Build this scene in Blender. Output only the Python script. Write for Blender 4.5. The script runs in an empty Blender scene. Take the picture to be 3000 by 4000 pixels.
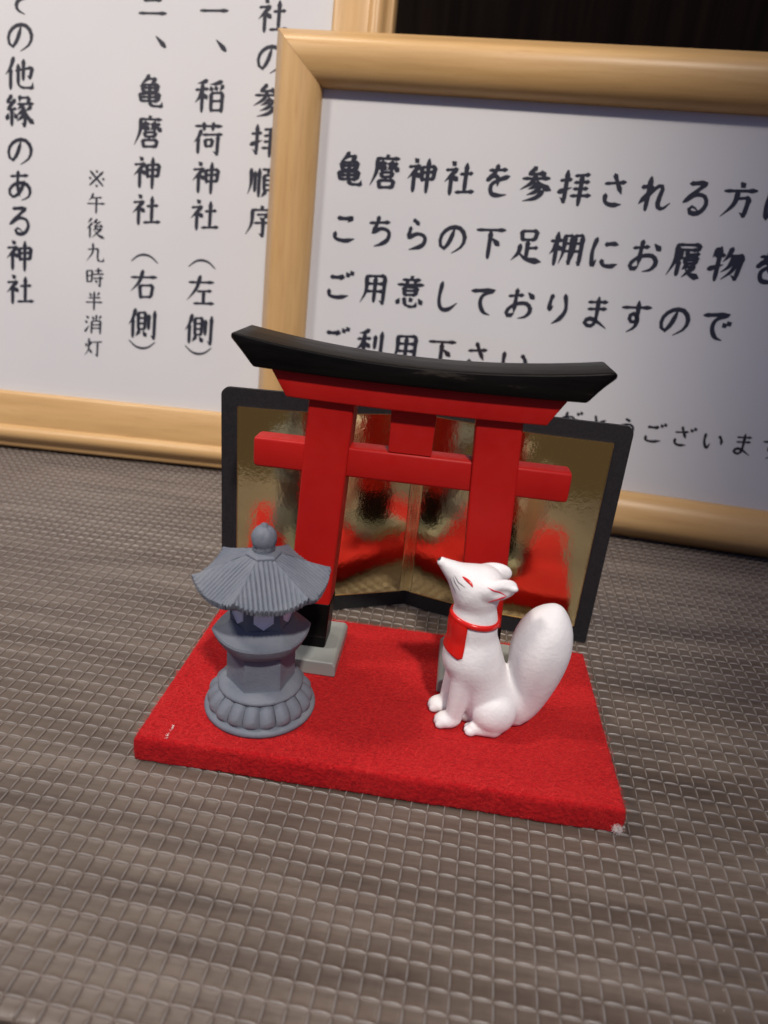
import bpy, math, random
import numpy as np
from mathutils import Matrix, Vector
R = math.radians
MM = 0.001
random.seed(4); rng = np.random.default_rng(7)
sc = bpy.context.scene
col = sc.collection

# ---------------- camera ----------------
cam_d = bpy.data.cameras.new("camera"); cam = bpy.data.objects.new("camera", cam_d); col.objects.link(cam)
sc.camera = cam
cam_d.sensor_fit = 'HORIZONTAL'; cam_d.sensor_width = 36; cam_d.lens = 2686.65/3000*36
cam_d.clip_start = 0.005; cam_d.clip_end = 20
_m = Matrix.Rotation(0.0786, 4, 'Z') @ Matrix.Rotation(1.1837, 4, 'X') @ Matrix.Rotation(0.0932, 4, 'Z')
_m.translation = Vector((55.639, -108.238, 106.564))*MM
cam.matrix_world = _m
cam_d.dof.use_dof = True; cam_d.dof.focus_distance = 0.165; cam_d.dof.aperture_fstop = 24.0

# ---------------- room light: dim interior air plus ceiling lamps ----------------
world = bpy.data.worlds.new("World"); sc.world = world; world.use_nodes = True
wn = world.node_tree.nodes; wl = world.node_tree.links
bg = wn["Background"]
tc = wn.new("ShaderNodeTexCoord"); sep = wn.new("ShaderNodeSeparateXYZ"); wl.new(tc.outputs["Generated"], sep.inputs[0])
cr = wn.new("ShaderNodeValToRGB"); wl.new(sep.outputs["Z"], cr.inputs[0])
cr.color_ramp.elements[0].position = 0.0; cr.color_ramp.elements[0].color = (0.14, 0.10, 0.065, 1)
cr.color_ramp.elements[1].position = 1.0; cr.color_ramp.elements[1].color = (0.50, 0.50, 0.62, 1)
e = cr.color_ramp.elements.new(0.35); e.color = (0.19, 0.23, 0.50, 1)
e2 = cr.color_ramp.elements.new(0.06); e2.color = (0.13, 0.18, 0.42, 1)
wl.new(cr.outputs[0], bg.inputs[0]); bg.inputs[1].default_value = 0.50
def lamp(name, direction, dist, size, power, colr, centre=(50, 20, 20)):
    l = bpy.data.lights.new(name, 'AREA'); l.shape = 'DISK'; l.size = size; l.energy = power; l.color = colr
    o = bpy.data.objects.new(name, l); col.objects.link(o)
    d = Vector(direction).normalized(); o.location = Vector(centre)*MM + d*dist
    o.rotation_euler = d.to_track_quat('Z', 'Y').to_euler()
    return o
# front lamp: cone narrowed so its edge imitates a shadow over the right-hand side
_l = bpy.data.lights.new("ceiling_lamp_front_narrowed", 'SPOT'); _l.energy = 70; _l.color = (1.0, 0.90, 0.80); _l.shadow_soft_size = 0.045
_l.spot_size = 2*math.atan(0.315/1.5); _l.spot_blend = 0.18
_o = bpy.data.objects.new("ceiling_lamp_front_narrowed", _l); col.objects.link(_o)
_d = Vector((0.28, -0.58, 0.76)).normalized(); _o.location = Vector((-150, 70, 80))*MM+_d*1.5; _o.rotation_euler = _d.to_track_quat('Z', 'Y').to_euler()
lamp("ceiling_lamp_left", (-0.62, -0.12, 0.78), 0.55, 0.07, 1.15, (1.0, 0.91, 0.82))
lamp("ceiling_lamp_back", (-0.30, 0.34, 0.89), 0.95, 0.14, 3.2, (1.0, 0.90, 0.80))
sc.view_settings.view_transform = 'Standard'; sc.view_settings.look = 'None'
sc.view_settings.exposure = 0.08; sc.view_settings.gamma = 1
sc.cycles.use_denoising = True
sc.cycles.max_bounces = 10; sc.cycles.transparent_max_bounces = 12
sc.cycles.sample_clamp_indirect = 6

# ---------------- helpers ----------------
def mesh(name, V, F, mat=None, smooth=False, uv=None):
    me = bpy.data.meshes.new(name)
    V = np.asarray(V, float)*MM
    F = list(F) if not isinstance(F, np.ndarray) else F
    if isinstance(F, np.ndarray) and F.ndim == 2:
        k = F.shape[1]; n = len(F)
        me.vertices.add(len(V)); me.vertices.foreach_set("co", V.astype(np.float32).ravel())
        me.loops.add(n*k); me.loops.foreach_set("vertex_index", F.astype(np.int32).ravel())
        me.polygons.add(n); me.polygons.foreach_set("loop_start", np.arange(0, n*k, k, dtype=np.int32))
        me.update(calc_edges=True)
    else:
        me.from_pydata([tuple(v) for v in V], [], F)
    if mat: me.materials.append(mat)
    if smooth: me.polygons.foreach_set("use_smooth", [True]*len(me.polygons))
    me.update()
    return me
def tag(o, label=None, cat=None, group=None, kind=None):
    if label: o["label"] = label
    if cat: o["category"] = cat
    if group: o["group"] = group
    if kind: o["kind"] = kind
    return o
def obj(name, V, F, mat, parent=None, smooth=False, bevel=0, loc=None, autos=None):
    o = bpy.data.objects.new(name, mesh(name, V, F, mat, smooth)); col.objects.link(o)
    if parent: o.parent = parent
    if loc: o.location = Vector(loc)*MM
    if bevel:
        b = o.modifiers.new("bevel", 'BEVEL'); b.width = bevel*MM; b.segments = 3; b.limit_method = 'ANGLE'; b.angle_limit = R(35)
        o.data.polygons.foreach_set("use_smooth", [True]*len(o.data.polygons))
        b.harden_normals = True
    return o
def empty(name, loc, label, cat, rot=None, group=None):
    o = bpy.data.objects.new(name, None); col.objects.link(o); o.location = Vector(loc)*MM
    o.empty_display_size = 0.01
    if rot is not None: o.rotation_euler = rot
    return tag(o, label, cat, group)
def prism(outline, y0, y1):
    """outline in (x, z), extruded from y0 to y1 (front to back)"""
    n = len(outline)
    V = [(x, y0, z) for x, z in outline]+[(x, y1, z) for x, z in outline]
    F = [list(range(n)), list(range(2*n-1, n-1, -1))]+[[i, n+i, n+(i+1) % n, (i+1) % n] for i in range(n)]
    return V, fixn(V, F)
def fixn(V, F):
    me = bpy.data.meshes.new("t"); me.from_pydata(V, [], F)
    import bmesh
    bm = bmesh.new(); bm.from_mesh(me); bmesh.ops.recalc_face_normals(bm, faces=bm.faces)
    F2 = [[v.index for v in f.verts] for f in bm.faces]; bm.free(); bpy.data.meshes.remove(me)
    return F2
def grid_faces(nu, nv, closed_u=False):
    F = []
    for j in range(nv-1):
        for i in range(nu if closed_u else nu-1):
            i2 = (i+1) % nu
            F.append((j*nu+i, j*nu+i2, (j+1)*nu+i2, (j+1)*nu+i))
    return F

# ---------------- materials ----------------
def mat(name, base=(0.5, 0.5, 0.5), rough=0.5, metal=0.0, spec=0.5, build=None, sheen=0, coat=0):
    m = bpy.data.materials.new(name); m.use_nodes = True
    nt = m.node_tree; b = nt.nodes["Principled BSDF"]
    b.inputs["Base Color"].default_value = (*base, 1); b.inputs["Roughness"].default_value = rough
    b.inputs["Metallic"].default_value = metal; b.inputs["Specular IOR Level"].default_value = spec
    b.inputs["Sheen Weight"].default_value = sheen; b.inputs["Coat Weight"].default_value = coat
    if build: build(nt, b)
    return m
def N(nt, t, **kw):
    n = nt.nodes.new(t)
    for k, v in kw.items():
        if k in n.inputs: n.inputs[k].default_value = v
        else: setattr(n, k, v)
    return n
def coords(nt, scale=(1, 1, 1), rot=(0, 0, 0)):
    t = nt.nodes.new("ShaderNodeTexCoord"); mp = nt.nodes.new("ShaderNodeMapping")
    mp.inputs["Scale"].default_value = scale; mp.inputs["Rotation"].default_value = rot
    nt.links.new(t.outputs["Object"], mp.inputs[0]); return mp.outputs[0]
def noise(nt, scale, mapscale=(1, 1, 1), detail=4, rough=0.55, rot=(0, 0, 0)):
    n = N(nt, "ShaderNodeTexNoise", Scale=scale, Detail=detail, Roughness=rough)
    nt.links.new(coords(nt, mapscale, rot), n.inputs["Vector"]); return n.outputs["Fac"]
def ramp(nt, fac, stops):
    r = nt.nodes.new("ShaderNodeValToRGB"); nt.links.new(fac, r.inputs[0]); el = r.color_ramp.elements
    el[0].position, el[0].color = stops[0][0], (*stops[0][1], 1); el[1].position, el[1].color = stops[-1][0], (*stops[-1][1], 1)
    for p, c in stops[1:-1]: q = el.new(p); q.color = (*c, 1)
    return r.outputs[0]
def mixc(nt, a, b, fac, blend='MIX'):
    m = nt.nodes.new("ShaderNodeMix"); m.data_type = 'RGBA'; m.blend_type = blend
    for s, v in ((m.inputs[6], a), (m.inputs[7], b), (m.inputs[0], fac)):
        if hasattr(v, "links"): nt.links.new(v, s)
        elif isinstance(v, (int, float)): s.default_value = v
        else: s.default_value = (*v, 1)
    return m.outputs[2]
def bump(nt, b, h, strength=0.3, dist=0.0001, prev=None):
    n = N(nt, "ShaderNodeBump", Strength=strength, Distance=dist); nt.links.new(h, n.inputs["Height"])
    if prev: nt.links.new(prev, n.inputs["Normal"])
    nt.links.new(n.outputs[0], b.inputs["Normal"]); return n.outputs[0]

def _wood(axis):
    def f(nt, b):
        s = (1, 1, 14) if axis == 'x' else (14, 1, 1)
        s = (1, 16, 16) if axis == 'x' else (16, 16, 1)
        g1 = noise(nt, 14, s, 5, 0.6); g2 = noise(nt, 70, s, 3, 0.6); g3 = noise(nt, 9, (1, 1, 1), 2)
        c = ramp(nt, g1, [(0.28, (0.46, 0.28, 0.115)), (0.5, (0.55, 0.345, 0.145)), (0.75, (0.62, 0.405, 0.185))])
        c = mixc(nt, c, (0.40, 0.21, 0.075), ramp(nt, g2, [(0.55, (0, 0, 0)), (0.8, (0.55, 0.55, 0.55))]))
        c = mixc(nt, c, (0.50, 0.27, 0.09), ramp(nt, g3, [(0.45, (0, 0, 0)), (0.75, (0.4, 0.4, 0.4))]))
        nt.links.new(c, b.inputs["Base Color"])
        bump(nt, b, g2, 0.12, 0.00015)
    return f
M_woodx = mat("varnished_pine_x", rough=0.38, spec=0.45, build=_wood('x'))
M_woodz = mat("varnished_pine_z", rough=0.38, spec=0.45, build=_wood('z'))
def _paper(nt, b):
    n = noise(nt, 900, (1, 1, 1), 5); n2 = noise(nt, 14, (1, 1, 1), 2)
    c = ramp(nt, n2, [(0.3, (0.625, 0.63, 0.635)), (0.7, (0.66, 0.66, 0.66))])
    nt.links.new(c, b.inputs["Base Color"]); bump(nt, b, n, 0.15, 0.00005)
M_paper = mat("white_paper", rough=0.75, spec=0.25, build=_paper)
M_ink = mat("black_print", (0.018, 0.018, 0.026), 0.55, spec=0.3)
def _red(nt, b):
    n = noise(nt, 420, (1, 1, 1), 5); n2 = noise(nt, 60, (1, 1, 1), 3)
    nt.links.new(ramp(nt, n2, [(0.3, (0.40, 0.006, 0.005)), (0.7, (0.46, 0.010, 0.007))]), b.inputs["Base Color"])
    nt.links.new(ramp(nt, n, [(0.3, (0.42,)*3), (0.7, (0.58,)*3)]), b.inputs["Roughness"])
    bump(nt, b, n, 0.12, 0.00008)
M_red = mat("red_lacquer", rough=0.5, spec=0.28, build=_red)
def _blk(nt, b):
    n = noise(nt, 260, (0.12, 1, 1), 6, 0.7)
    nt.links.new(ramp(nt, n, [(0.35, (0.003, 0.003, 0.003)), (0.62, (0.007, 0.006, 0.006)), (0.80, (0.09, 0.075, 0.060))]), b.inputs["Base Color"])
    nt.links.new(ramp(nt, n, [(0.3, (0.28,)*3), (0.8, (0.5,)*3)]), b.inputs["Roughness"])
    bump(nt, b, n, 0.35, 0.00012)
M_black = mat("brushed_black_paint", rough=0.42, spec=0.08, build=_blk)
def _card(nt, b):
    n = noise(nt, 1500, (1, 1, 1), 3); bump(nt, b, n, 0.2, 0.00004)
    nt.links.new(ramp(nt, n, [(0.3, (0.010, 0.010, 0.012)), (0.8, (0.022, 0.021, 0.024))]), b.inputs["Base Color"])
M_card = mat("black_card", rough=0.6, spec=0.35, build=_card)
def _gold(nt, b):
    v = noise(nt, 520, (1.3, 1.3, 0.9), 4, 0.65); w = noise(nt, 70, (1.5, 1.5, 0.6), 2)
    n1 = bump(nt, b, v, 0.22, 0.0002); bump(nt, b, w, 0.07, 0.0012, n1)
M_gold = mat("gold_foil", (0.98, 0.83, 0.46), 0.08, 1.0, build=_gold)
M_goldedge = mat("gold_cut_edge", (0.80, 0.55, 0.25), 0.3, 1.0)
def _felt(nt, b):
    n = noise(nt, 1700, (0.6, 1, 1), 6, 0.75); n2 = noise(nt, 60, (0.6, 1, 1), 4, 0.7); n3 = noise(nt, 2600, (1, 1, 1), 2)
    c = ramp(nt, n, [(0.30, (0.20, 0.002, 0.006)), (0.48, (0.44, 0.005, 0.010)), (0.70, (0.66, 0.018, 0.020))])
    c = mixc(nt, c, (0.60, 0.020, 0.022), ramp(nt, n2, [(0.45, (0, 0, 0)), (0.8, (0.45,)*3)]))
    nt.links.new(c, b.inputs["Base Color"]); bump(nt, b, n, 1.0, 0.0006)
M_felt = mat("red_felt", rough=0.92, spec=0.12, sheen=0.08, build=_felt)
M_felt.node_tree.nodes["Principled BSDF"].inputs["Sheen Tint"].default_value = (1, 0.35, 0.3, 1)
M_fib = mat("red_fibre", (0.68, 0.030, 0.030), 0.6, spec=0.3)
M_fibw = mat("white_fibre", (0.75, 0.70, 0.68), 0.7, spec=0.3)
def _stone(nt, b):
    n = noise(nt, 900, (1, 1, 1), 6, 0.7); n2 = noise(nt, 120, (1, 1, 1), 5); 
    c = ramp(nt, n2, [(0.3, (0.125, 0.145, 0.185)), (0.6, (0.165, 0.185, 0.22)), (0.85, (0.24, 0.25, 0.27))])
    c = mixc(nt, c, (0.03, 0.03, 0.035), ramp(nt, n, [(0.70, (0, 0, 0)), (0.78, (0.8,)*3)]))
    nt.links.new(c, b.inputs["Base Color"]); q1 = bump(nt, b, n, 0.6, 0.0002); bump(nt, b, noise(nt, 380, (1, 1, 1), 5, 0.7), 0.45, 0.0004, q1)
M_stone = mat("grey_painted_plaster", rough=0.62, spec=0.3, build=_stone)
M_win = mat("pale_window_paint", (0.80, 0.82, 0.92), 0.45, spec=0.35, build=lambda nt, b: bump(nt, b, noise(nt, 900), 0.3, 0.0001))
M_foot = mat("grey_satin_footing", (0.25, 0.27, 0.26), 0.33, spec=0.45, build=lambda nt, b: bump(nt, b, noise(nt, 500), 0.08, 0.0001))
def _fox(nt, b):
    n = noise(nt, 1300, (1, 1, 1), 5, 0.6); n2 = noise(nt, 220, (1, 1, 1), 4)
    nt.links.new(ramp(nt, n2, [(0.3, (0.76, 0.755, 0.77)), (0.7, (0.82, 0.815, 0.82))]), b.inputs["Base Color"])
    n1 = bump(nt, b, n, 0.55, 0.0002); bump(nt, b, n2, 0.25, 0.0005, n1)
    b.inputs["Subsurface Weight"].default_value = 0.0
M_fox = mat("white_matt_ceramic", rough=0.55, spec=0.35, build=_fox)
M_redgloss = mat("glossy_red_paint", (0.62, 0.012, 0.008), 0.25, spec=0.5, build=lambda nt, b: bump(nt, b, noise(nt, 300), 0.25, 0.0002))
M_pink = mat("pinkish_red_line", (0.66, 0.03, 0.06), 0.4)
M_line = mat("grey_pencil_line", (0.02, 0.02, 0.025), 0.6)
def _matm(nt, b):
    rz = (0, 0, R(2.4))
    g1 = noise(nt, 90, (0.12, 1, 1), 8, 0.75, rz); g2 = noise(nt, 420, (0.08, 1, 1), 5, 0.75, rz); g3 = noise(nt, 900, (1, 1, 1), 3)
    c = ramp(nt, g1, [(0.32, (0.052, 0.036, 0.028)), (0.5, (0.100, 0.076, 0.060)), (0.68, (0.155, 0.125, 0.103))])
    c = mixc(nt, c, (0.035, 0.024, 0.020), ramp(nt, g2, [(0.52, (0, 0, 0)), (0.78, (0.75,)*3)]))
    c = mixc(nt, c, (0.12, 0.11, 0.105), ramp(nt, g3, [(0.6, (0, 0, 0)), (0.85, (0.4,)*3)]))
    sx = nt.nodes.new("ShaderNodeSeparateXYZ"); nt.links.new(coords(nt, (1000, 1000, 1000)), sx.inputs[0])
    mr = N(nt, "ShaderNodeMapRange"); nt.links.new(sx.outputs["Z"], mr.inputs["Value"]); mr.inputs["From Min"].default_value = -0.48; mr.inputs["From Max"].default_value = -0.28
    c = mixc(nt, c, (0.26, 0.24, 0.225), ramp(nt, mr.outputs[0], [(0, (0, 0, 0)), (1, (0.8,)*3)]))  # paler crests by height: glints on the raised ridges painted into the colour
    nt.links.new(c, b.inputs["Base Color"])
    nt.links.new(ramp(nt, g2, [(0.3, (0.36,)*3), (0.7, (0.50,)*3)]), b.inputs["Roughness"])
    bump(nt, b, g3, 0.12, 0.00008)
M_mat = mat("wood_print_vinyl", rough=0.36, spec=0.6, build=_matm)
M_tab = mat("dark_blue_grey_cloth", (0.028, 0.032, 0.045), 0.8, build=lambda nt, b: bump(nt, b, noise(nt, 900), 0.4, 0.0002))
def _dark(nt, b):
    g = noise(nt, 34, (6, 6, 0.25), 5, 0.6)
    nt.links.new(ramp(nt, g, [(0.3, (0.007, 0.004, 0.002)), (0.7, (0.022, 0.012, 0.007))]), b.inputs["Base Color"])
M_dark = mat("dark_stained_wood", rough=0.7, spec=0.1, build=_dark)
def _glass():
    m = bpy.data.materials.new("clear_acrylic"); m.use_nodes = True; nt = m.node_tree; nt.nodes.clear()
    o = nt.nodes.new("ShaderNodeOutputMaterial"); t = nt.nodes.new("ShaderNodeBsdfTransparent"); g = nt.nodes.new("ShaderNodeBsdfGlossy")
    g.inputs["Roughness"].default_value = 0.04; lw = nt.nodes.new("ShaderNodeLayerWeight"); lw.inputs[0].default_value = 0.5
    pw = nt.nodes.new("ShaderNodeMath"); pw.operation = 'POWER'; pw.inputs[1].default_value = 5.0; nt.links.new(lw.outputs["Facing"], pw.inputs[0])
    fr = nt.nodes.new("ShaderNodeMath"); fr.operation = 'MULTIPLY_ADD'; fr.inputs[1].default_value = 0.9; fr.inputs[2].default_value = 0.045; nt.links.new(pw.outputs[0], fr.inputs[0])
    mx = nt.nodes.new("ShaderNodeMixShader"); nt.links.new(fr.outputs[0], mx.inputs[0]); nt.links.new(t.outputs[0], mx.inputs[1]); nt.links.new(g.outputs[0], mx.inputs[2])
    t.inputs[0].default_value = (0.985, 0.985, 0.99, 1)
    nt.links.new(mx.outputs[0], o.inputs[0]); return m
M_glass = _glass()

# ---------------- setting: table, mat, wall ----------------
tag(obj("tabletop", *(lambda b: (b[0], b[1]))(prism([(-420, -40), (520, -40), (520, -1.2), (-420, -1.2)], -48, 420)), M_tab), kind="structure")
tag(obj("wall", *prism([(-600, -60), (800, -60), (800, 900), (-600, 900)], 330, 350), M_dark), kind="structure")
tag(obj("floor", [(-1500, -900, -700), (1500, -900, -700), (1500, 900, -700), (-1500, 900, -700)], [(0, 1, 2, 3)], M_dark), kind="structure")
def waffle():
    pitch_x, pitch_y = 3.37, 3.46; ang = R(-2.2); ca, sa = math.cos(ang), math.sin(ang)
    def prof(d): return 0.70*np.exp(-(d/0.048)**4)+0.30*np.exp(-(d/0.11)**2)
    def height(u, v, amp):
        du = np.minimum(u, 1-u); dv = np.minimum(v, 1-v)
        au = 0.30+0.70*(1-np.abs(2*v-1)**2.0); av = 0.30+0.70*(1-np.abs(2*u-1)**2.0)
        return amp*np.maximum(prof(du)*au, prof(dv)*av)-0.62
    fine = np.array([0, .030, .050, .068, .12, .3, .5, .7, .88, .932, .950, .970, 1]); mid = np.array([0, .035, .07, .3, .5, .7, .93, .965, 1]); low = np.array([0, .06, .5, .94, 1])
    Vs, Fs, off = [], [], 0
    cl = {0: [], 1: [], 2: []}
    for j in range(-19, 60):
        y = j*pitch_y
        lo, hi = -35-0.68*(y+60), 150+0.42*(y+60)
        for i in range(-70, 78):
            x = i*pitch_x; inside = lo-12 < x < hi+12 and y > -60
            cl[(0 if y < 85 else 1) if inside else 2].append((i, j))
    amp_r = np.random.default_rng(3)
    for key, ss in ((0, fine), (1, mid), (2, low)):
        c = np.array(cl[key], float); n = len(ss)
        u, v = np.meshgrid(ss, ss); u = u.ravel(); v = v.ravel()
        amp = 0.42*(1+0.0*c[:, :1])
        Z = height(u[None], v[None], amp)
        bowl = amp_r.normal(0, 0.025, (len(c), 1))*np.sin(np.pi*u)*np.sin(np.pi*v); Z = Z+bowl
        x = (c[:, :1]+u[None])*pitch_x+0.9; y = (c[:, 1:]+v[None])*pitch_y+0.6
        x = x+0.05*np.sin(y*0.05)+0.03*np.sin(y*0.31+x*0.11); y = y+0.05*np.sin(x*0.06+1)+0.03*np.sin(x*0.33+y*0.2)
        yb = -49.9; over = np.maximum(yb-y, 0); r = 1.6; a = np.minimum(over/r, R(80)); ext = np.maximum(over-r*R(80), 0)
        yy = np.where(over > 0, yb-(r+Z)*np.sin(a)-ext*math.cos(R(80)), y)
        zz = np.where(over > 0, -r+(r+Z)*np.cos(a)-ext*math.sin(R(80)), Z)
        Vs.append(np.stack([x*ca-yy*sa, x*sa+yy*ca, zz], -1).reshape(-1, 3))
        I = np.arange(n*n).reshape(n, n); f = np.stack([I[:-1, :-1], I[:-1, 1:], I[1:, 1:], I[1:, :-1]], -1).reshape(-1, 4)
        Fs.append((f[None]+(np.arange(len(c))*n*n)[:, None, None]+off).reshape(-1, 4)); off += len(c)*n*n
    return np.concatenate(Vs), np.concatenate(Fs)
Vm, Fm = waffle()
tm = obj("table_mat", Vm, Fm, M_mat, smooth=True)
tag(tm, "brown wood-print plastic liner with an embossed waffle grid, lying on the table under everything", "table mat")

def specks(n):
    V, F = [], []
    for _ in range(n):
        x, y = rng.uniform(-60, 180), rng.uniform(-48, 150); a = rng.uniform(0.05, 0.16)
        if -2 < x < 103 and -3 < y < 62: continue
        k = len(V); th = rng.uniform(0, 3)
        for q in range(5): V.append((x+a*rng.uniform(.6, 1.4)*math.cos(th+q*1.256), y+a*rng.uniform(.5, 1)*math.sin(th+q*1.256), -0.50))
        V.append((x, y, -0.40)); F += [(k+q, k+(q+1) % 5, k+5) for q in range(5)]
    return V, F
tag(obj("dust_specks", *specks(150), mat("pale_dust", (0.45, 0.42, 0.38), 0.8), tm), kind="stuff")

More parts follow.
